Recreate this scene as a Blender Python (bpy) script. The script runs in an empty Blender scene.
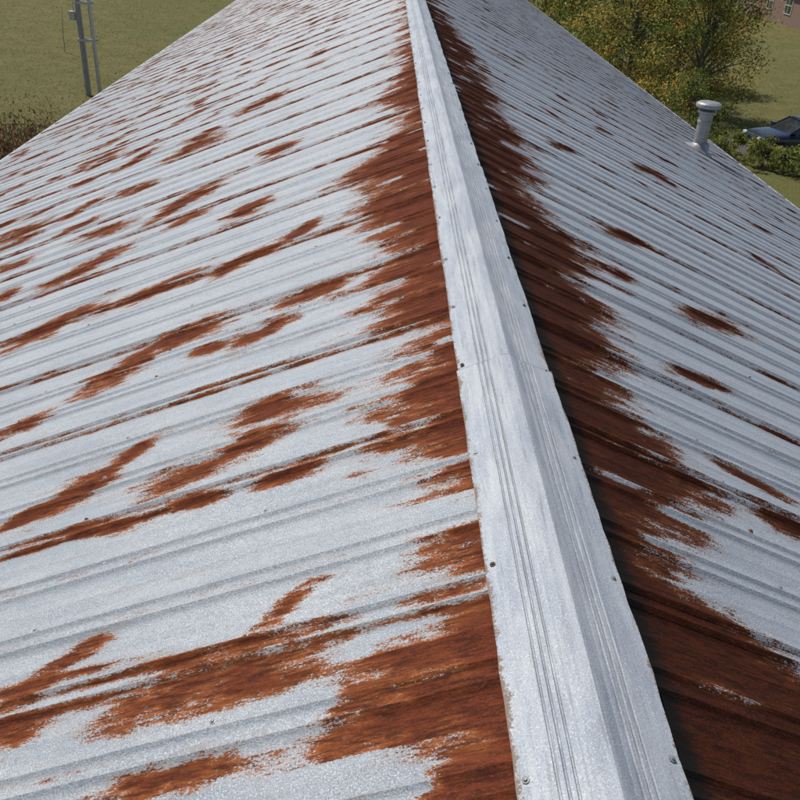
import bpy, bmesh, math, random
import numpy as np
from mathutils import Matrix, Vector
rng=np.random.default_rng(7); random.seed(7)
TH=0.3987; W=8.8; U0,U1=-2.0,58.0; GZ=-6.42
CT,ST=math.cos(TH),math.sin(TH)
col=bpy.context.scene.collection
# ------------------------------------------------------------ helpers
def link(o,parent=None):
    col.objects.link(o)
    if parent is not None: o.parent=parent
    return o
def empty(name,loc=(0,0,0),rot=0):
    o=bpy.data.objects.new(name,None); o.location=loc; o.rotation_euler=(0,0,rot); o.empty_display_size=.3
    return link(o)
def meshobj(name,v,f,mats=(),parent=None,smooth=False,mi=None):
    me=bpy.data.meshes.new(name); me.from_pydata([tuple(map(float,a)) for a in v],[],[tuple(map(int,a)) for a in f])
    for m in mats: me.materials.append(m)
    if mi is not None: me.polygons.foreach_set('material_index',list(mi))
    if smooth: me.polygons.foreach_set('use_smooth',[True]*len(me.polygons))
    me.update(); return link(bpy.data.objects.new(name,me),parent)
class MB:
    def __init__(s): s.v=[];s.f=[];s.m=[]
    def add(s,v,f,m=0):
        o=len(s.v); s.v+=[tuple(a) for a in v]; s.f+=[tuple(i+o for i in a) for a in f]; s.m+=[m]*len(f)
    def box(s,c,d,m=0,rot=0):
        vs=[]
        for x in(-1,1):
            for y in(-1,1):
                for z in(-1,1):
                    a,b=x*d[0]/2,y*d[1]/2
                    vs.append((c[0]+a*math.cos(rot)-b*math.sin(rot),c[1]+a*math.sin(rot)+b*math.cos(rot),c[2]+z*d[2]/2))
        s.add(vs,[(0,1,3,2),(4,6,7,5),(0,4,5,1),(2,3,7,6),(0,2,6,4),(1,5,7,3)],m)
    def tube(s,pts,rad,n=10,m=0,cap=True):
        pts=[Vector(p) for p in pts]; rings=[]
        for i,p in enumerate(pts):
            d=(pts[min(i+1,len(pts)-1)]-pts[max(i-1,0)]).normalized()
            a=d.orthogonal().normalized() if i==0 else (A-d*A.dot(d)).normalized()
            A=a; b=d.cross(a); r=rad[i] if hasattr(rad,'__len__') else rad
            rings.append([p+(a*math.cos(t)+b*math.sin(t))*r for t in [2*math.pi*k/n for k in range(n)]])
        v=[q for r in rings for q in r]; f=[]
        for i in range(len(pts)-1):
            for k in range(n):
                k2=(k+1)%n; f.append((i*n+k,i*n+k2,(i+1)*n+k2,(i+1)*n+k))
        if cap: f.append(tuple(range(n))[::-1]); f.append(tuple((len(pts)-1)*n+k for k in range(n)))
        s.add(v,f,m)
    def lathe(s,prof,c=(0,0,0),n=24,m=0):
        v=[];f=[]
        for r,z in prof:
            for k in range(n): v.append((c[0]+r*math.cos(2*math.pi*k/n),c[1]+r*math.sin(2*math.pi*k/n),c[2]+z))
        for i in range(len(prof)-1):
            for k in range(n):
                k2=(k+1)%n; f.append((i*n+k,i*n+k2,(i+1)*n+k2,(i+1)*n+k))
        s.add(v,f,m)
    def obj(s,name,mats,parent=None,smooth=False): return meshobj(name,s.v,s.f,mats,parent,smooth,s.m)
class NT:
    def __init__(s,name):
        s.mat=bpy.data.materials.new(name); s.mat.use_nodes=True; s.t=s.mat.node_tree
        s.b=s.t.nodes['Principled BSDF']
    def n(s,typ,**k):
        o=s.t.nodes.new(typ)
        for a,b in k.items(): setattr(o,a,b)
        return o
    def l(s,a,b): s.t.links.new(a,b)
    def coords(s,scale=(1,1,1)):
        tc=s.n('ShaderNodeTexCoord'); mp=s.n('ShaderNodeMapping'); mp.inputs['Scale'].default_value=scale
        s.l(tc.outputs['Object'],mp.inputs['Vector']); return mp.outputs[0]
    def noise(s,scale,detail=4,rough=.55,stretch=(1,1,1)):
        o=s.n('ShaderNodeTexNoise'); o.inputs['Scale'].default_value=scale; o.inputs['Detail'].default_value=detail; o.inputs['Roughness'].default_value=rough
        s.l(s.coords(stretch),o.inputs['Vector']); return o.outputs['Fac']
    def math(s,op,a,b=None,c=None,clamp=False):
        o=s.n('ShaderNodeMath',operation=op); o.use_clamp=clamp
        for i,x in enumerate((a,b,c)):
            if x is None: continue
            if isinstance(x,(int,float)): o.inputs[i].default_value=x
            else: s.l(x,o.inputs[i])
        return o.outputs[0]
    def ramp(s,x,a,b,lo=0.,hi=1.):
        o=s.n('ShaderNodeMapRange'); o.interpolation_type='SMOOTHSTEP'
        if a>b: a,b,lo,hi=b,a,hi,lo
        for i,v in zip((1,2,3,4),(a,b,lo,hi)): o.inputs[i].default_value=v
        s.l(x,o.inputs[0]); return o.outputs[0]
    def mix(s,f,a,b,blend='MIX'):
        o=s.n('ShaderNodeMix',data_type='RGBA',blend_type=blend)
        if isinstance(f,(int,float)): o.inputs[0].default_value=f
        else: s.l(f,o.inputs[0])
        for i,x in ((6,a),(7,b)):
            if isinstance(x,tuple): o.inputs[i].default_value=(*x,1)
            else: s.l(x,o.inputs[i])
        return o.outputs[2]
    def attr(s,name): 
        o=s.n('ShaderNodeAttribute'); o.attribute_name=name; return o
    def set(s,**k):
        for a,v in k.items():
            i=s.b.inputs[a.replace('_',' ')]
            if isinstance(v,(int,float)): i.default_value=v
            elif isinstance(v,tuple): i.default_value=(*v,1)
            else: s.l(v,i)
    def bump(s,h,strength=.3,dist=.01):
        o=s.n('ShaderNodeBump'); o.inputs['Strength'].default_value=strength; o.inputs['Distance'].default_value=dist
        s.l(h,o.inputs['Height']); s.l(o.outputs[0],s.b.inputs['Normal'])
def simple(name,c,rough=.6,metal=0.,var=.25,scale=6,bump=0):
    m=NT(name); n=m.noise(scale)
    m.set(Base_Color=m.mix(n,tuple(x*(1-var) for x in c),tuple(min(1,x*(1+var)) for x in c)),Roughness=rough,Metallic=metal)
    if bump: m.bump(m.noise(scale*5),bump)
    return m.mat
# ------------------------------------------------------------ metal roof material
def roof_mat(name,dark,tint=(1,1,1)):
    m=NT(name)
    d=m.attr('rust').outputs['Fac']
    n1=m.noise(5,3,.6,(1,2.2,1)); n2=m.noise(28,4,.8,(.25,1.1,1)); n3=m.noise(170,3,.85,(.6,1,1)); 
    s=m.math('MULTIPLY_ADD',m.math('SUBTRACT',n1,.5),3.0,d)
    s=m.math('MULTIPLY_ADD',m.math('SUBTRACT',n2,.5),3.8,s)
    s=m.math('MULTIPLY_ADD',m.math('SUBTRACT',n3,.5),4.2,s)
    mask=m.ramp(s,.0,.18)
    core=m.ramp(s,.1,1.5)
    # galvanised sheet
    vo=m.n('ShaderNodeTexVoronoi'); vo.inputs['Scale'].default_value=85; m.l(m.coords((.7,1,1)),vo.inputs['Vector'])
    sp=m.n('ShaderNodeSeparateColor'); m.l(vo.outputs['Color'],sp.inputs[0])
    streak=m.noise(14,4,.65,(.12,1,1)); blot=m.noise(1.3,4,.6); fine=m.noise(200,2,.85)
    c=m.mix(m.ramp(streak,.3,.7),tuple(a*b for a,b in zip((.265,.30,.34),tint)),tuple(a*b for a,b in zip((.37,.395,.42),tint)))
    c=m.mix(m.ramp(blot,.35,.7,0,.5),c,tuple(a*b for a,b in zip((.43,.45,.465),tint)))
    c=m.mix(m.math('MULTIPLY',sp.outputs[0],.32),c,(.19,.22,.26))
    c=m.mix(m.ramp(fine,.54,.68,0,.75),c,(.13,.135,.145))
    c=m.mix(m.ramp(fine,.46,.33,0,.8),c,(.66,.68,.70))
    stain=m.ramp(m.noise(17,4,.75,(.13,1,1)),.56,.72,0,.5)
    c=m.mix(stain,c,(.24,.19,.155))
    bloom=m.math('MULTIPLY',m.ramp(s,-1.1,.05),.22)
    c=m.mix(bloom,c,(.30,.21,.14))
    # rust
    rs=m.noise(60,5,.8,(.16,1.1,1)); rb=n1
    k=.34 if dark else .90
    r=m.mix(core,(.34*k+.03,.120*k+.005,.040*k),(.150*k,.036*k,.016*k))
    r=m.mix(m.ramp(rs,.44,.58,0,.8),r,(.050*k,.016*k,.011*k))
    r=m.mix(m.ramp(rb,.5,.72,0,.45),r,(.23*k,.064*k,.022*k))
    r=m.mix(m.ramp(n3,.47,.36,0,.55),r,(.040*k,.014*k,.010*k))
    g=m.ramp(n3,.57,.66,0,.45)
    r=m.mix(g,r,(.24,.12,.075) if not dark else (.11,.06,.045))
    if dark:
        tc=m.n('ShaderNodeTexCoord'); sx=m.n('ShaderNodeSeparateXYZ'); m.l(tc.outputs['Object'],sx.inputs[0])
        cap_shade=m.ramp(m.math('MULTIPLY_ADD',m.math('SUBTRACT',n2,.5),.2,sx.outputs[0]),.33,.26)  # shadow strip beside the ridge cap, painted into the rust colour
        r=m.mix(cap_shade,r,(.008,.007,.007))
    m.set(Base_Color=m.mix(mask,c,r))
    m.set(Metallic=m.math('MULTIPLY_ADD',mask,-.12,.12))
    ro=m.math('MULTIPLY_ADD',sp.outputs[1],.14,.52)
    ro=m.math('MAXIMUM',ro,m.math('MULTIPLY',mask,.9)); m.set(Roughness=ro)
    m.l(m.math('MULTIPLY_ADD',mask,-.33,.42),m.b.inputs['Specular IOR Level'])
    m.bump(m.noise(170,3,.85,(.6,1,1)),.45,.006)
    return m.mat
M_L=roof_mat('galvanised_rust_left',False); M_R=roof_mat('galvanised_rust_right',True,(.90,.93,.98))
# ------------------------------------------------------------ rust survey (u along ridge, v down slope, metres)
PL="""1.66 1.27 1.67 .78 .08|1.8 1.33 1.79 .78 .02|1.89 .87 1.99 .78 .04|1.95 1.62 1.99 1.54 .05|1.81 1.84 1.83 1.7 .05|1.87 1.87 1.86 1.45 .02|1.65 1.76 1.71 1.72 .05|1.39 1.3 1.37 .93 .04|2.87 1.49 3.03 .98 .10|3.22 1.18 3.22 .87 .09|2.65 1.02 2.66 .82 .05|2.67 1.42 2.65 1.26 .04|2.97 2.12 3.05 1.89 .10|3.07 1.92 3.21 1.74 .06|2.92 2.25 2.95 2.16 .05|2.66 1.85 2.63 1.67 .04|4.19 2.27 4.34 1.93 .15|4.39 2.01 4.47 1.65 .14|4.1 1.37 4.14 1.17 .11|4.12 1.59 4.11 1.49 .06|3.88 2.8 3.93 2.6 .08|4.41 1.08 4.43 .83 .12|5.39 3.33 5.52 2.81 .17|6.59 3.52 6.83 2.99 .2|5.43 2.45 5.48 1.96 .13|5.37 1.7 5.43 1.6 .11|5.44 1.53 5.51 1.32 .13|5.57 1.24 5.65 1.11 .11|6.65 4.08 6.79 4.04 .15|7.74 4.58 7.69 4.28 .17|7.6 2.79 8 2.3 .26|6.67 1.85 6.74 1.62 .2|7.04 2.49 7.07 2.26 .12|8.31 4.13 8.4 3.81 .16|7.78 3.65 7.71 3.19 .17|9.18 5.26 9.19 4.73 .3|9.13 4.32 9.38 4.05 .22|10.47 3.2 10.44 2.74 .28|11.77 2.6 11.91 2.1 .35|11.11 4.08 11.29 3.91 .25|12.3 5.25 12.33 4.72 .3|8.51 1.84 8.55 1.57 .17|9.2 3.71 9.14 3.32 .19"""
PR="""4.99 1.68 5.22 2.15 .14|6.21 1.38 6.39 1.72 .13|3.83 1.18 3.9 1.46 .06|5.13 1.01 5.15 1.19 .1|2.63 1.21 2.63 1.35 .08|2.91 1.11 2.88 1.31 .04|10.54 3 10.87 3.42 .2|8.92 1.41 9.1 1.64 .15"""
FL="1.31 .6|1.34 .58|1.45 .60|1.49 .48|1.62 .50|1.67 .44|1.75 .28|1.88 .34|2.04 .38|2.11 .27|2.29 .36|2.35 .30|2.61 .56|2.73 .58|2.95 .66|3.03 .59|3.15 .40|3.35 .43|3.5 .36|3.93 .76|4.17 .74|4.31 .57|4.55 .42|5.33 .80|5.64 .74|5.8 .63|6.5 .94|6.84 .87|7.35 .53|8.11 .53|9.21 .65|10.01 .5|12.01 .43|14.97 .36"
FR="1.26 .95|1.43 .98|1.64 .93|1.72 .78|1.85 .73|1.87 .5|1.98 .51|2.1 .47|2.28 .62|2.6 .92|2.8 .93|2.88 .89|3.03 .76|3.22 .74|3.3 .54|3.6 .79|3.96 .84|4.22 .78|4.7 .61|4.79 1|5.52 1.03|5.66 .81|5.88 .73|6.35 .55|6.44 .88|7.67 1.01|8.72 .95|9.32 .8|11.08 .95|12.88 .92|14.49 .82|16.51 .68"
P=lambda s:[tuple(float(x) for x in a.split()) for a in s.split('|')]
PL,PR,FL,FR=P(PL),P(PR),P(FL),P(FR)
def far_patches(side):
    out=[]
    rows=[1.75,2.5,3.25,4.1,4.9,5.7,6.5,7.3,8.1]
    for r in rows:
        u=-1.5 if r>3 else 5
        while u<56:
            u+=rng.uniform(.55,1.5)*(1 if side<0 else 3.0)
            known = side<0 and u<9.5 and r<4.8 or side<0 and 9.5<=u<12.5 and r<3
            if known or (side>0 and u<7 and r<3.5): continue
            v=r+rng.normal(0,.17); L=rng.uniform(.08,.45)*(1 if side<0 else .7); w=rng.uniform(.05,.19)*(1 if side<0 else .7)
            sk=rng.uniform(-.15,.25)
            out.append((u,v+L/2,u+sk,v-L/2,w))
            if rng.random()<.4: out.append((u+w*1.2,v-L*.1,u+w*1.3+sk,v-L*.7,w*.5))
    return out
def vnoise(U,V,su,sv,seed):
    g=np.random.default_rng(seed).uniform(-1,1,(int(64/su)+3,int(10/sv)+3))
    iu=(U+3)/su; iv=V/sv; a=iu.astype(int); b=iv.astype(int); fu=(iu-a)[:,None]; fv=(iv-b)[None,:]
    fu=fu*fu*(3-2*fu); fv=fv*fv*(3-2*fv); A=a[:,None]; Bb=b[None,:]
    return g[A,Bb]*(1-fu)*(1-fv)+g[A+1,Bb]*fu*(1-fv)+g[A,Bb+1]*(1-fu)*fv+g[A+1,Bb+1]*fu*fv
def build_density(side,U,V):
    uu,vv=np.meshgrid(U,V,indexing='ij')
    D=np.full(uu.shape,-2.1)
    F=FL if side<0 else FR
    us=[a for a,b in F]; es=[b for a,b in F]
    ux=np.arange(us[-1]+.6,60,.6); ex=np.clip(es[-1]+rng.normal(0,.16,len(ux))+.05,.2,1.2)
    us+=list(ux); es+=list(ex); 
    us=[-2,-1,0,.6]+us; es=[.5,.65,.5,.6]+es
    e=np.interp(U,us,es)-(.03 if side<0 else 0)
    st=np.floor((U-SEAM0)/.305*2+200).astype(int); jn=rng.normal(0,.09,900)
    e=e+jn[np.clip(st,0,899)]
    band=np.clip((e[:,None]-vv)/.17+.1,-2.1,1.9)
    if side<0: band=np.where((U>10)[:,None],band-.25,band)
    D=np.maximum(D,band)
    wu=vnoise(U,V,.11,.16,5+side)*.5+vnoise(U,V,.05,.3,9+side)*.5
    for u1,v1,u2,v2,r in (PL if side<0 else PR)+far_patches(side):
        uc,vc=(u1+u2)/2,(v1+v2)/2; hl=abs(v1-v2)/2+.11; r=r*1.08+.01
        sk=(u2-u1)/(v2-v1) if abs(v2-v1)>.05 else 0; sk=max(-.8,min(.8,sk))
        sel=np.where(np.abs(U-uc)<abs(sk)*hl*2+r*2.8)[0]
        if not len(sel): continue
        a=slice(sel[0],sel[-1]+1)
        dv=vv[a]-vc; du=uu[a]-uc-dv*sk
        q=(np.abs(dv/hl)**2.6+np.abs(du/r)**2.6)**(1/2.6)
        D[a]=np.maximum(D[a],np.clip((1-q)*2.1+.0,-2.1,1.3))
    D=np.where(D>-2.09,D+wu*.8,D)
    # rib crests are rubbed bright in places inside the rust
    vk=np.arange(0,9.5,.22)
    for uu0 in np.arange(SEAM0-.305*12,24,.305):
        for c in (-.034,.034):
            a=np.where(np.abs(U-uu0-c-.003)<.0125)[0]
            if not len(a): continue
            on=np.clip(np.interp(V,vk,rng.normal(-.1,1.0,len(vk))),0,1.6)
            D[a]-=on[None,:]*1.5
    u=SEAM0-.915*4
    while u<U1:
        for off in (-.034,.034):
            prof=np.clip(1-np.abs(U-(u+off)-(-.013))/.022,0,1)
            vk=np.arange(0,9.5,.35); on=np.interp(V,vk,rng.normal(.35 if off<0 else .0,.7,len(vk)))
            if side>0: on=on-.4
            D=np.maximum(D,np.where(prof[:,None]>0,-2.1+prof[:,None]*(2.75+on[None,:]*.9),-2.1))
        u+=.915
    for uu0 in np.arange(SEAM0-.915*4,U1,.305):
        vk=np.arange(0,9.5,.5)
        prof=np.clip(1-np.abs(U-uu0)/.05,0,1); on=np.interp(V,vk,rng.normal(-.5,.6,len(vk)))
        D=np.maximum(D,-2.1+prof[:,None]*(1.6+on[None,:]*.8))
    return D
SEAM0=1.775
GR=.305
def profile():
    """rib break points over the whole length: list of (u,h)"""
    pts=[]
    k=int((U0-SEAM0)/GR)
    u=SEAM0+k*GR; i=k
    while u<U1:
        seam=(i%3==0); h=.0165 if seam else .0105; w=.0105 if seam else .009
        for c in (-.034,.034):
            pts+=[(u+c-w,0),(u+c-w*.35,h),(u+c+w*.35,h),(u+c+w*.8,0)]
            if c<0: pts+=[(u,0 if seam else .002)]
        if u<14: pts+=[(u+.09,0),(u+.12,0)]
        pts+=[(u+.148,0),(u+.1525,.0015),(u+.157,0)]
        if u<14: pts+=[(u+.19,0),(u+.22,0)]
        u+=GR; i+=1
    return [p for p in pts if U0<p[0]<U1]
barn=empty('metal_roofed_barn')
def build_roof(side):
    pr=profile(); U=np.array([p[0] for p in pr]); H=np.array([p[1] for p in pr])
    V=np.concatenate([np.arange(0,3.2,.035),np.arange(3.2,W+.001,.07)])
    D=build_density(side,U,V)
    nu,nv=len(U),len(V)
    uu,vv=np.meshgrid(U,V,indexing='ij')
    wob=vnoise(U,V,.45,.6,31+side)*.0018
    h=H[:,None]+wob
    co=np.stack([side*vv,uu,h],-1).reshape(-1,3)
    i=np.arange(nu*nv).reshape(nu,nv)
    q=np.stack([i[:-1,:-1],i[1:,:-1],i[1:,1:],i[:-1,1:]],-1).reshape(-1,4)
    if side<0: q=q[:,::-1]
    q=q[:,::-1]
    me=bpy.data.meshes.new('roof'); me.vertices.add(len(co)); me.vertices.foreach_set('co',co.ravel())
    me.loops.add(q.size); me.loops.foreach_set('vertex_index',q.ravel().astype(np.int32))
    me.polygons.add(len(q)); me.polygons.foreach_set('loop_start',np.arange(0,q.size,4,dtype=np.int32)); me.polygons.foreach_set('loop_total',np.full(len(q),4,dtype=np.int32))
    me.update(); at=me.attributes.new('rust','FLOAT','POINT'); at.data.foreach_set('value',D.ravel().astype(np.float32))
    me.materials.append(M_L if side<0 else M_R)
    o=bpy.data.objects.new('roof_slope_left' if side<0 else 'roof_slope_right',me); o.rotation_euler=(0,side*TH,0); link(o,barn)
build_roof(-1); build_roof(1)
# ------------------------------------------------------------ ridge cap
def cap_mat():
    m=NT('galvanised_cap')
    st=m.noise(40,4,.7,(1,.05,1)); bl=m.noise(3,4,.65,(2,.6,1)); fine=m.noise(220,2,.8)
    c=m.mix(m.ramp(st,.35,.68),(.25,.285,.335),(.36,.39,.425))
    c=m.mix(m.ramp(bl,.4,.65,0,.6),c,(.44,.46,.48))
    c=m.mix(m.ramp(fine,.56,.7,0,.6),c,(.16,.165,.18))
    c=m.mix(m.ramp(fine,.45,.32,0,.6),c,(.64,.66,.68))
    e=m.attr('edge').outputs['Fac']
    s=m.math('MULTIPLY_ADD',m.math('SUBTRACT',m.noise(9,4,.7,(1,1,1)),.5),3.4,e)
    s=m.math('MULTIPLY_ADD',m.math('SUBTRACT',m.noise(120,3,.8),.5),2.8,s)
    mask=m.ramp(s,0,.4)
    c=m.mix(m.math('MULTIPLY',mask,.85),c,(.14,.075,.035))
    g=m.attr('groove').outputs['Fac']
    gg=m.math('MULTIPLY',g,m.ramp(m.noise(25,4,.7,(1,.2,1)),.3,.6))
    c=m.mix(m.math('MULTIPLY',gg,.8),c,(.07,.07,.08))
    dirt=m.ramp(m.noise(60,4,.75,(1,.06,1)),.54,.7,0,.5)
    c=m.mix(dirt,c,(.15,.145,.14))
    m.set(Base_Color=c,Metallic=m.math('MULTIPLY_ADD',mask,-.12,.12),Roughness=m.math('MULTIPLY_ADD',fine,.2,.5))
    m.bump(m.noise(220,2,.8),.25,.004); return m.mat
def build_cap():
    half=[(.0,.034,-2.4,0),(.010,.0335,-2.4,0),(.034,.029,-2.4,0),(.040,.0275,-2.4,0),(.058,.027,-2.4,.2),(.060,.0225,-2,1),(.064,.0225,-2,.8),(.066,.0265,-2.4,.2),(.078,.026,-2.4,0),(.080,.0215,-2,1),(.084,.0215,-2,.8),(.086,.0255,-2.4,0),(.098,.025,-2.4,0),(.100,.021,-2,1),(.104,.021,-2,.6),(.106,.0245,-2.2,0),(.135,.023,-1.7,0),(.165,.0215,-1.1,0),(.185,.020,-.4,0),(.195,.0195,.2,0),(.196,.008,.9,0),(.1935,.006,1,0)]
    full=[(-a,b,c,d) for a,b,c,d in half[::-1]]+half[1:]
    v=[];f=[];E=[];Gv=[]
    bd=np.arange(-3.1+3.05,U1,3.05); us=np.sort(np.concatenate([np.arange(U0,U1,.08),bd-.012,bd-.001,bd+.001,bd+.012])); k=len(full); off=rng.normal(0,.0007,(len(us),2)); off=(off+np.roll(off,1,0)+np.roll(off,2,0)) 
    for i,u in enumerate(us):
        fr=((u+3.1)%3.05)/3.05; step=.0045*fr; jn=.7 if min(fr,1-fr)<.0006 else 0
        for j,(a,h,e,g) in enumerate(full):
            s=1 if a>=0 else -1
            ex=abs(a)/.196; w=off[i,0 if s<0 else 1]
            vv=abs(a)+w*ex**2*1.2+.003*fr*ex; hh=h+step+w*1.0*ex**3+(.016*ex**2 if s>0 else 0)
            v.append((s*(vv*CT+hh*ST),u,-vv*ST+hh*CT)); E.append(e+( .4 if s<0 and ex>.7 else 0)+jn*1.2); Gv.append(max(g*(1. if s>0 else .6),jn))
    for i in range(len(us)-1):
        for j in range(k-1): f.append((i*k+j,i*k+j+1,(i+1)*k+j+1,(i+1)*k+j))
    o=meshobj('ridge_cap',v,f,[cap_mat()],barn)
    for n,d in (('edge',E),('groove',Gv)):
        at=o.data.attributes.new(n,'FLOAT','POINT'); at.data.foreach_set('value',np.array(d,dtype=np.float32))
build_cap()
# ------------------------------------------------------------ screws
M_S=simple('screw_zinc',(.26,.26,.26),.5,.3); M_SR=simple('screw_rusty',(.13,.075,.045),.8)
sb=MB()
def screw(side,u,v,h,r=.007,m=0):
    n=Vector((side*ST,0,CT)); c=Vector((side*v*CT,u,-v*ST))+n*h; a=Vector((0,1,0)); b=n.cross(a)
    ring=lambda rr,hh:[c+n*hh+(a*math.cos(t)+b*math.sin(t))*rr for t in [2*math.pi*k/8 for k in range(8)]]
    v_=ring(r*1.5,0)+ring(r*1.5,.002)+ring(r*.8,.003)+ring(r*.75,.007)+[c+n*.008]
    f_=[(i*8+k,i*8+(k+1)%8,(i+1)*8+(k+1)%8,(i+1)*8+k) for i in range(3) for k in range(8)]+[(24+k,24+(k+1)%8,32) for k in range(8)]
    sb.add(v_,f_,m)
for side in(-1,1):
    for i in range(-6,110):
        u=SEAM0+i*GR
        if u<U0+.2 or u>24: continue
        for vr in (1.0,1.85,2.7,3.55,4.4,5.25,6.1,6.95,7.8,8.65):
            if (i%3==0 or random.random()<.7): screw(side,u+.062+random.gauss(0,.004),vr+random.gauss(0,.02),.001,.0065,random.random()<.4)
        if i%2==0: screw(side,u+.02+random.gauss(0,.03),.172,.0245 if side<0 else .0355,.0062,random.random()<.25)
sb.obj('roof_screws',[M_S,M_SR],barn)
# ------------------------------------------------------------ walls of the barn
wm=MB(); M_W=simple('wall_metal',(.45,.44,.40),.6,0,.15); ex=(W-.35)*CT; ez=-(W-.35)*ST-.06
for s in(-1,1): wm.box((s*ex,(U0+U1)/2,(GZ+ez)/2),(.15,U1-U0-.6,ez-GZ),0)
for u in(U0+.38,U1-.38):
    t=.08
    wm.add([(-ex+.08,u-t,GZ),(ex-.08,u-t,GZ),(ex-.08,u-t,ez),(0,u-t,-.08),(-ex+.08,u-t,ez),(-ex+.08,u+t,GZ),(ex-.08,u+t,GZ),(ex-.08,u+t,ez),(0,u+t,-.08),(-ex+.08,u+t,ez)],[(0,1,2,3,4),(9,8,7,6,5),(0,5,6,1),(1,6,7,2),(2,7,8,3),(3,8,9,4),(4,9,5,0)],0)
wm.obj('walls',[M_W],barn)
gm=MB(); M_G=simple('gutter_white',(.4,.42,.44),.5)
for s in(-1,1): gm.box((s*(W*CT+.05),(U0+U1)/2,-W*ST-.09),(.09,U1-U0,.11),0)
gm.obj('gutters',[M_G],barn)
# ------------------------------------------------------------ vent pipe on the roof
vu,vv_=17.66,6.67; base=Vector((vv_*CT,vu,-vv_*ST))
vent=empty('roof_vent_pipe',base)
M_V=simple('vent_galvanised',(.31,.305,.30),.42,.4,.5,7,.2); M_VD=simple('vent_dark',(.05,.045,.04),.8)
vb=MB()
vb.lathe([(.14,-.1),(.14,.56),(.155,.565),(.155,.60),(.14,.605),(.14,.74)],n=28)
vb.lathe([(.14,.74),(.19,.76),(.19,.80),(.15,.82)],n=28,m=0); vb.lathe([(.15,.82),(.15,.86)],n=28,m=1)
vb.lathe([(.15,.86),(.245,.865),(.26,.895),(.25,.94),(.20,.97),(.10,.985),(.0,.99)],n=28)
vb.obj('pipe_and_cap',[M_V,M_VD],vent,False)
fb=MB(); fb.lathe([(.33,.005),(.31,.022),(.20,.06),(.165,.15),(.142,.19)],n=28); fo=fb.obj('base_flashing',[M_V],vent,True); fo.rotation_euler=(0,TH*.95,0)
# ------------------------------------------------------------ ground
def grass_mat():
    m=NT('grass_field')
    a=m.noise(.09,4,.6); b=m.noise(.9,4,.7); c=m.noise(9,4,.75); d=m.noise(40,3,.8)
    g=m.mix(m.ramp(c,.3,.7),(.115,.115,.038),(.215,.20,.072))
    g=m.mix(m.ramp(b,.35,.7,0,.7),g,(.26,.21,.095))
    g=m.mix(m.ramp(a,.4,.65,0,.5),g,(.14,.155,.045))
    g=m.mix(m.ramp(d,.55,.75,0,.6),g,(.32,.28,.15))
    g=m.mix(m.ramp(d,.42,.25,0,.6),g,(.05,.055,.02))
    m.set(Base_Color=g,Roughness=.95); m.b.inputs['Specular IOR Level'].default_value=.1
    m.bump(m.noise(12,4,.75),1,.14); return m.mat
meshobj('ground',[(-1500,-1500,GZ),(1500,-1500,GZ),(1500,1500,GZ),(-1500,1500,GZ)],[(0,1,2,3)],[grass_mat()])
def leafmat(name,rough=.7,trans=.4):
    m=NT(name); a=m.attr('tint'); m.set(Base_Color=a.outputs['Color'],Roughness=rough)
    m.b.inputs['Specular IOR Level'].default_value=.25
    t=m.n('ShaderNodeBsdfTranslucent'); m.l(a.outputs['Color'],t.inputs[0]); mx=m.n('ShaderNodeMixShader'); mx.inputs[0].default_value=trans
    m.l(m.b.outputs[0],mx.inputs[1]); m.l(t.outputs[0],mx.inputs[2]); m.l(mx.outputs[0],m.t.nodes['Material Output'].inputs[0]); return m.mat
M_LEAF=leafmat('leaves')
def quads_object(name,C,size,cols,parent=None,up=0.,mat=M_LEAF,aspect=.6):
    n=len(C); a=rng.normal(0,1,(n,3)); 
    if up: a=np.array([0,0,1.])*up+a*.45
    a/=np.linalg.norm(a,axis=1)[:,None]; b=np.cross(a,rng.normal(0,1,(n,3))); b/=np.linalg.norm(b,axis=1)[:,None]
    s=size[:,None]; w=b*s*aspect*.5
    v=np.stack([C-a*s*.5,C+w,C+a*s*.5,C-w],1).reshape(-1,3)
    f=np.arange(4*n,dtype=np.int32)
    me=bpy.data.meshes.new(name); me.vertices.add(4*n); me.vertices.foreach_set('co',v.ravel()); me.loops.add(4*n); me.loops.foreach_set('vertex_index',f)
    me.polygons.add(n); me.polygons.foreach_set('loop_start',np.arange(0,4*n,4,dtype=np.int32)); me.polygons.foreach_set('loop_total',np.full(n,4,dtype=np.int32)); me.update()
    ca=me.color_attributes.new('tint','FLOAT_COLOR','POINT'); cc=np.ones((n,4,4)); cc[:,:,:3]=cols[:,None,:]; ca.data.foreach_set('color',cc.ravel().astype(np.float32))
    me.materials.append(mat); return link(bpy.data.objects.new(name,me),parent)
def pick(n,pal,wts,jit=.25):
    p=np.array(pal)[rng.choice(len(pal),n,p=np.array(wts)/sum(wts))]; return np.clip(p*(1+rng.normal(0,jit,(n,1))),.008,.6)
n=60000; gx=-rng.uniform(8.5,48,n); gy=rng.uniform(18,95,n)
n2=18000; gx=np.concatenate([gx,rng.uniform(17,50,n2)]); gy=np.concatenate([gy,rng.uniform(37,100,n2)]); n+=n2
quads_object('grass_tufts',np.stack([gx,gy,np.full(n,GZ+.012)],1),rng.uniform(.03,.08,n),pick(n,[(.16,.17,.055),(.22,.21,.085),(.30,.26,.14)],[3,3,1.5],.12),up=1.,aspect=.8)
n=11000; cx=-12.9+rng.normal(0,1.5,n); cy=26.5+rng.normal(0,2.4,n); hz=np.abs(rng.normal(0,.34,n))
quads_object('dry_weeds',np.stack([cx,cy,GZ+.03+hz],1),rng.uniform(.07,.2,n),pick(n,[(.16,.08,.045),(.08,.05,.03),(.24,.16,.08),(.09,.10,.035)],[3,3,1.2,1.5]),up=.8,aspect=.3)
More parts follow.
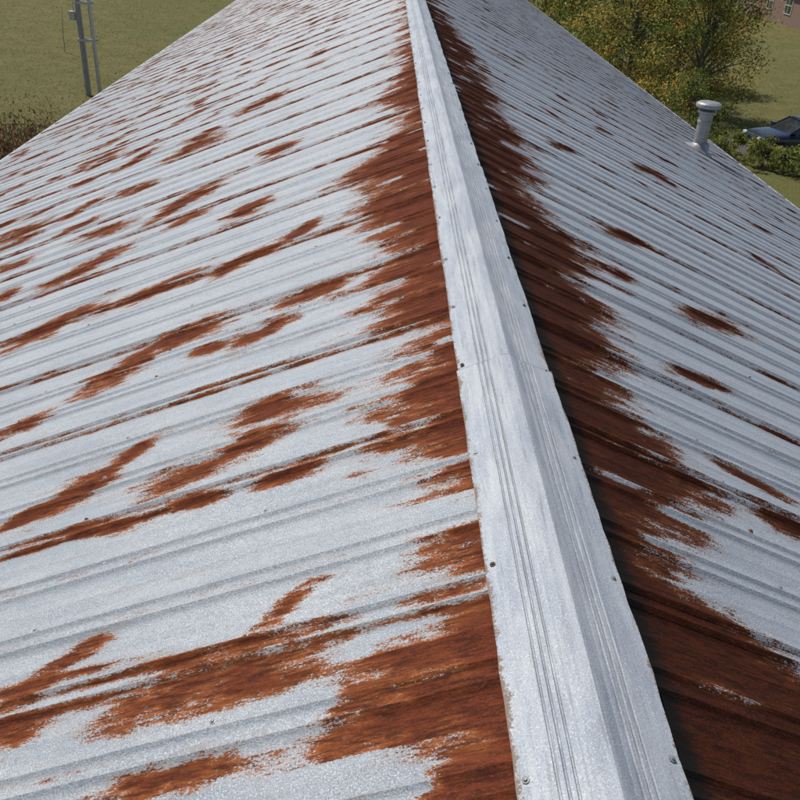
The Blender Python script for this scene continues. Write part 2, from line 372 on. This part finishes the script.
# ------------------------------------------------------------ trees
M_BARK=simple('bark',(.14,.12,.095),.9,0,.4,14,.5)
GREEN=[(.15,.20,.045),(.22,.26,.06),(.085,.12,.03),(.32,.31,.08)]
YEL=[(.55,.36,.07),(.45,.22,.05),(.32,.31,.075),(.16,.19,.045),(.6,.48,.14)]
def tree(name,x,y,h,r,pal,wts,pal2=None,low=.15,nc=70,per=210,ls=.15):
    e=empty(name,(x,y,GZ)); t=MB(); top=Vector((random.uniform(-.3,.3),random.uniform(-.3,.3),h*.8))
    t.tube([(0,0,-.1),(.03,.02,h*.2),(-.05,.05,h*.45),tuple(top)],[.16,.13,.09,.02] if h>3 else [.05,.04,.03,.01],10)
    cs=[];ws=[]
    for i in range(nc):
        z=h*(low+(1-low)*rng.uniform(0,1)**.9); fz=(z/h-low)/(1-low); rad=r*(1-.35*abs(fz-.4)-.55*max(0,fz-.55)**1.0)*rng.uniform(.25,1.08)
        an=rng.uniform(0,2*math.pi); c=Vector((rad*math.cos(an),rad*math.sin(an),z)); cs.append(c)
        if i%2==0:
            s=Vector((0,0,max(.1,z*.55))); mid=(s+c)/2+Vector((0,0,.15)); t.tube([s,mid,c],[.05,.03,.008] if h>3 else [.02,.012,.005],5,cap=False)
    t.obj('trunk_and_limbs',[M_BARK],e,True)
    pts=[];cols=[];sz=[]
    for i,c in enumerate(cs):
        sg=rng.uniform(.22,.5)*r/2.6; m=int(per*rng.uniform(.5,1.4)); p=np.array(c)+rng.normal(0,sg,(m,3))*np.array([1,1,.7]); pts.append(p)
        use=pal2 if (pal2 is not None and rng.random()<.4) else pal
        cl=pick(m,use,([1]*len(use)) if use is pal2 else wts,.22)*rng.uniform(.65,1.25); cols.append(cl); sz.append(rng.uniform(.6,1.3,m)*ls)
    P_=np.concatenate(pts); keep=P_[:,2]>.02
    quads_object('crown',P_[keep],np.concatenate(sz)[keep],np.concatenate(cols)[keep],e)
    return e
tree('autumn_tree',14.2,41.0,6.2,2.6,YEL,[3,2,3,2,1.6],GREEN,.05,100,190,.12)
tree('autumn_tree',12.4,46.5,6.5,2.9,YEL,[2,2,3,3,1],GREEN,.04,90,160,.15)
tree('autumn_tree',13.2,54,7,3.4,GREEN,[3,2,3,1],YEL,.04,90,160,.18)
tree('autumn_tree',15.8,49,6,2.6,GREEN,[3,2,3,1],YEL,.04,80,150,.17)
tree('autumn_tree',12.6,64,8,3.6,GREEN,[3,3,2,1],YEL,.04,90,140,.21)
tree('autumn_tree',13,78,9,4.2,YEL,[1,3,1,3,0],GREEN,.04,90,140,.24)
tree('autumn_tree',21,72,8,4.0,GREEN,[3,3,2,1],None,.04,90,130,.24)
def bush(x,y,h,r,pal,wts,k=24): tree('bush',x,y,h,r,pal,wts,None,.08,k,150,.09)
bush(13.0,32.9,.9,.8,GREEN,[1,3,1,3],16); bush(14.0,31.6,1.0,.9,GREEN,[1,3,1,4],20); bush(15.0,30.3,1.0,.9,GREEN,[2,3,1,2],20); bush(12.9,37.3,2.2,1.2,GREEN,[3,2,3,1]); bush(12.9,34.7,1.6,.9,GREEN,[3,2,3,1],20)
# ------------------------------------------------------------ parking pad
def asphalt():
    m=NT('asphalt'); n=m.noise(60,4,.8); b=m.noise(.8,4); m.set(Base_Color=m.mix(b,m.mix(n,(.035,.035,.036),(.075,.073,.07)),(.085,.08,.075)),Roughness=.9); m.bump(m.noise(60,3,.8),.4); return m.mat
meshobj('parking_pavement',[(14.0,32.6,GZ+.004),(40,32.6,GZ+.004),(40,36.2,GZ+.004),(14.0,36.2,GZ+.004)],[(0,1,2,3)],[asphalt()])
# ------------------------------------------------------------ car
def car(x,y,rot,paint):
    e=empty('parked_car',(x,y,GZ+.004),rot)
    m=NT('car_paint'); m.set(Base_Color=paint,Metallic=.1,Roughness=.3); m.b.inputs['Coat Weight'].default_value=.6; mp=m.mat
    gl=NT('car_glass'); gl.set(Base_Color=(.02,.025,.03),Roughness=.05); gl.b.inputs['Specular IOR Level'].default_value=.9; gl=gl.mat
    tr=simple('tyre',(.02,.02,.02),.9); rm=simple('rim',(.45,.45,.47),.3,.8); lp=NT('lamp_lens'); lp.set(Base_Color=(.7,.72,.74),Roughness=.1); lp=lp.mat; bl=simple('trim_black',(.015,.015,.016),.6)
    st=[(-2.25,.62,.42,.62),(-2.20,.74,.30,.76),(-2.0,.83,.24,.84),(-1.5,.88,.22,.90),(-.9,.90,.20,.955),(0,.905,.20,.965),(.9,.90,.20,.975),(1.5,.88,.22,.98),(2.0,.84,.26,.95),(2.2,.74,.32,.86),(2.26,.60,.45,.72)]
    v=[];f=[]
    for X,hw,zl,zb in st:
        for a,b in ((-.0,1.02),(-.55,1.01),(-.86,.965),(-.97,.86),(-1.,.62),(-.985,.35),(-.93,0.)): v.append((X,a*hw,zl+(zb-zl)*b))
        for a,b in ((.93,0.),(.985,.35),(1.,.62),(.97,.86),(.86,.965),(.55,1.01)): v.append((X,a*hw,zl+(zb-zl)*b))
    k=13
    for i in range(len(st)-1):
        for j in range(k): f.append((i*k+j,(i+1)*k+j,(i+1)*k+(j+1)%k,i*k+(j+1)%k))
    f.append(tuple(range(k))); f.append(tuple((len(st)-1)*k+j for j in range(k))[::-1])
    b=meshobj('body',v,f,[mp],e,True); md=b.modifiers.new('s','SUBSURF'); md.levels=2; md.render_levels=2
    gs=[(-1.05,.74,.93),(-.35,.64,1.36),(.1,.62,1.43),(.75,.62,1.42),(1.25,.64,1.30),(1.85,.72,.97)]
    v=[];f=[]
    for X,hw,z in gs: v+= [(X,-.80 if z>1 else -.76,.93),(X,-hw,z),(X,hw,z),(X,.80 if z>1 else .76,.93)]
    for i in range(len(gs)-1):
        for j in range(3): f.append((i*4+j,(i+1)*4+j,(i+1)*4+j+1,i*4+j+1))
    meshobj('windows',v,f,[gl],e)
    v=[];f=[]
    rs=[(-.42,.655,1.345),(-.2,.66,1.405),(.1,.66,1.448),(.45,.66,1.452),(.8,.66,1.437),(1.28,.665,1.31)]
    for X,hw,z in rs: v+=[(X,-hw,z-.03),(X,-hw*.85,z+.008),(X,0,z+.022),(X,hw*.85,z+.008),(X,hw,z-.03)]
    for i in range(len(rs)-1):
        for j in range(4): f.append((i*5+j,(i+1)*5+j,(i+1)*5+j+1,i*5+j+1))
    r=meshobj('roof_panel',v,f,[mp],e,True); s=r.modifiers.new('t','SOLIDIFY'); s.thickness=.02
    pb=MB()
    for s in(-1,1):
        pb.tube([(-1.08,s*.77,.94),(-.40,s*.655,1.36)],.028,6); pb.tube([(1.27,s*.655,1.31),(1.88,s*.74,.96)],.04,6); pb.tube([(.35,s*.815,.93),(.35,s*.645,1.43)],.03,6)
        pb.box((-.85,s*.98,1.0),(.12,.18,.12),0)
    pb.obj('pillars_and_mirrors',[mp],e)
    wb=MB()
    for X in(-1.38,1.36):
        for s in(-1,1):
            wb.tube([(X,s*.90,.33),(X,s*.70,.33)],.375,24,2); wb.tube([(X,s*.70,.325),(X,s*.915,.325)],.325,24,0); wb.tube([(X,s*.90,.325),(X,s*.922,.325)],.21,16,1)
    wb.obj('wheels',[tr,rm,bl],e)
    lb=MB()
    for s in(-1,1): lb.box((-2.16,s*.60,.70),(.12,.26,.12),0); lb.box((2.18,s*.6,.80),(.1,.26,.13),1)
    lb.box((-2.235,0,.48),(.06,.9,.16),2)
    red=NT('tail_red'); red.set(Base_Color=(.3,.01,.01),Roughness=.15); lb.obj('lamps_and_grille',[lp,red.mat,bl],e)
car(16.45,34.0,math.radians(6),(.008,.013,.028))
# ------------------------------------------------------------ brick house
def brick():
    m=NT('brick_wall'); b=m.n('ShaderNodeTexBrick'); tc=m.n('ShaderNodeTexCoord'); mp=m.n('ShaderNodeMapping'); mp.inputs['Rotation'].default_value=(math.pi/2,0,math.pi/2)
    m.l(tc.outputs['Object'],mp.inputs[0]); m.l(mp.outputs[0],b.inputs['Vector'])
    b.inputs['Color1'].default_value=(.21,.075,.045,1); b.inputs['Color2'].default_value=(.13,.05,.032,1); b.inputs['Mortar'].default_value=(.22,.17,.14,1); b.inputs['Scale'].default_value=4
    b.inputs['Mortar Size'].default_value=.01
    m.set(Base_Color=m.mix(.35,b.outputs[0],(.18,.065,.04)),Roughness=.9); return m.mat
h=empty('brick_house',(36.0,0,GZ)); hb=MB()
hb.box((7,82,1.6),(14,36,3.2),0); hb.obj('walls',[brick()],h)
hb=MB(); hb.add([(-.6,63.4,3.2),(14.6,63.4,3.2),(14.6,100.6,3.2),(-.6,100.6,3.2),(7,65,6.2),(7,99,6.2)],[(0,1,4),(1,2,5,4),(2,3,5),(3,0,4,5),(0,3,2,1)],0); hb.obj('roof',[simple('shingles',(.10,.095,.09),.9,0,.3,12)],h)
hb=MB()
for y in np.arange(66,100,4.2):
    hb.box((-.02,y,1.65),(.08,1.5,1.5),0); hb.box((-.05,y,1.65),(.06,1.3,1.3),1); hb.box((-.085,y,1.65),(.02,.05,1.3),0); hb.box((-.085,y,1.65),(.024,1.3,.05),0)
gw=NT('window_glass'); gw.set(Base_Color=(.03,.035,.04),Roughness=.08); hb.obj('windows',[simple('white_trim',(.6,.6,.57),.5,0,.05),gw.mat],h)
# ------------------------------------------------------------ utility pole pair
up=empty('utility_pole',(-12.75,37.2,GZ)); M_P=simple('pole_grey',(.33,.31,.28),.8,0,.3,5,.3); M_PM=simple('pole_metal',(.5,.5,.5),.4,.5); pb=MB()
pb.tube([(-.22,0,-.2),(-.20,0,5),(-.17,0,11)],[.12,.11,.085],14,0); pb.tube([(.26,.05,-.2),(.25,.05,5),(.22,.05,9.5)],[.085,.085,.08],12,1)
for z in(2.2,3.6,4.9,7.2):
    pb.box((.02,-.12,z),(.75,.05,.09),1); pb.box((.02,.16,z),(.75,.05,.09),1)
pb.box((-.45,-.05,3.1),(.22,.2,.34),1); pb.tube([(-.06,-.11,.5),(-.06,-.12,9)],.018,6,1); pb.tube([(-.36,-.1,3.25),(-.33,-.1,7)],.02,6,1)
pb.obj('poles_and_brackets',[M_P,M_PM],up)
sk=empty('wooden_stake',(-17.2,47,GZ)); s2=MB(); s2.tube([(0,0,-.1),(.05,0,1.0),(.16,0,2.1)],[.025,.022,.012],6); s2.obj('stake',[M_P],sk)
# ------------------------------------------------------------ camera, light, world
R=Vector((.99821,-.00999,.05897)); Uv=Vector((-.04531,.5174,.85454)); F=Vector((.03905,.85569,-.51602))
cam=bpy.data.cameras.new('Camera'); co=bpy.data.objects.new('Camera',cam); link(co)
C=Vector((-.55344,0,1.6))
co.matrix_world=Matrix(((R.x,Uv.x,-F.x,C.x),(R.y,Uv.y,-F.y,C.y),(R.z,Uv.z,-F.z,C.z),(0,0,0,1)))
cam.sensor_width=36; cam.lens=36*1.0428; cam.clip_end=4000; bpy.context.scene.camera=co
sd=Vector((-.38,.42,.82)).normalized()
sun=bpy.data.lights.new('sun','SUN'); sun.energy=4.3; sun.angle=math.radians(.5); sun.color=(1,.955,.89)
so=bpy.data.objects.new('sun',sun); so.rotation_euler=sd.to_track_quat('Z','Y').to_euler(); link(so)
w=bpy.data.worlds.new('World'); bpy.context.scene.world=w; w.use_nodes=True; nt=w.node_tree
sky=nt.nodes.new('ShaderNodeTexSky'); sky.sky_type='NISHITA'; sky.sun_disc=False; sky.sun_elevation=math.asin(sd.z); sky.sun_rotation=math.atan2(sd.x,sd.y)
nt.links.new(sky.outputs[0],nt.nodes['Background'].inputs[0]); nt.nodes['Background'].inputs[1].default_value=.085
vs=bpy.context.scene.view_settings; vs.view_transform='Standard'; vs.look='None'; vs.exposure=0
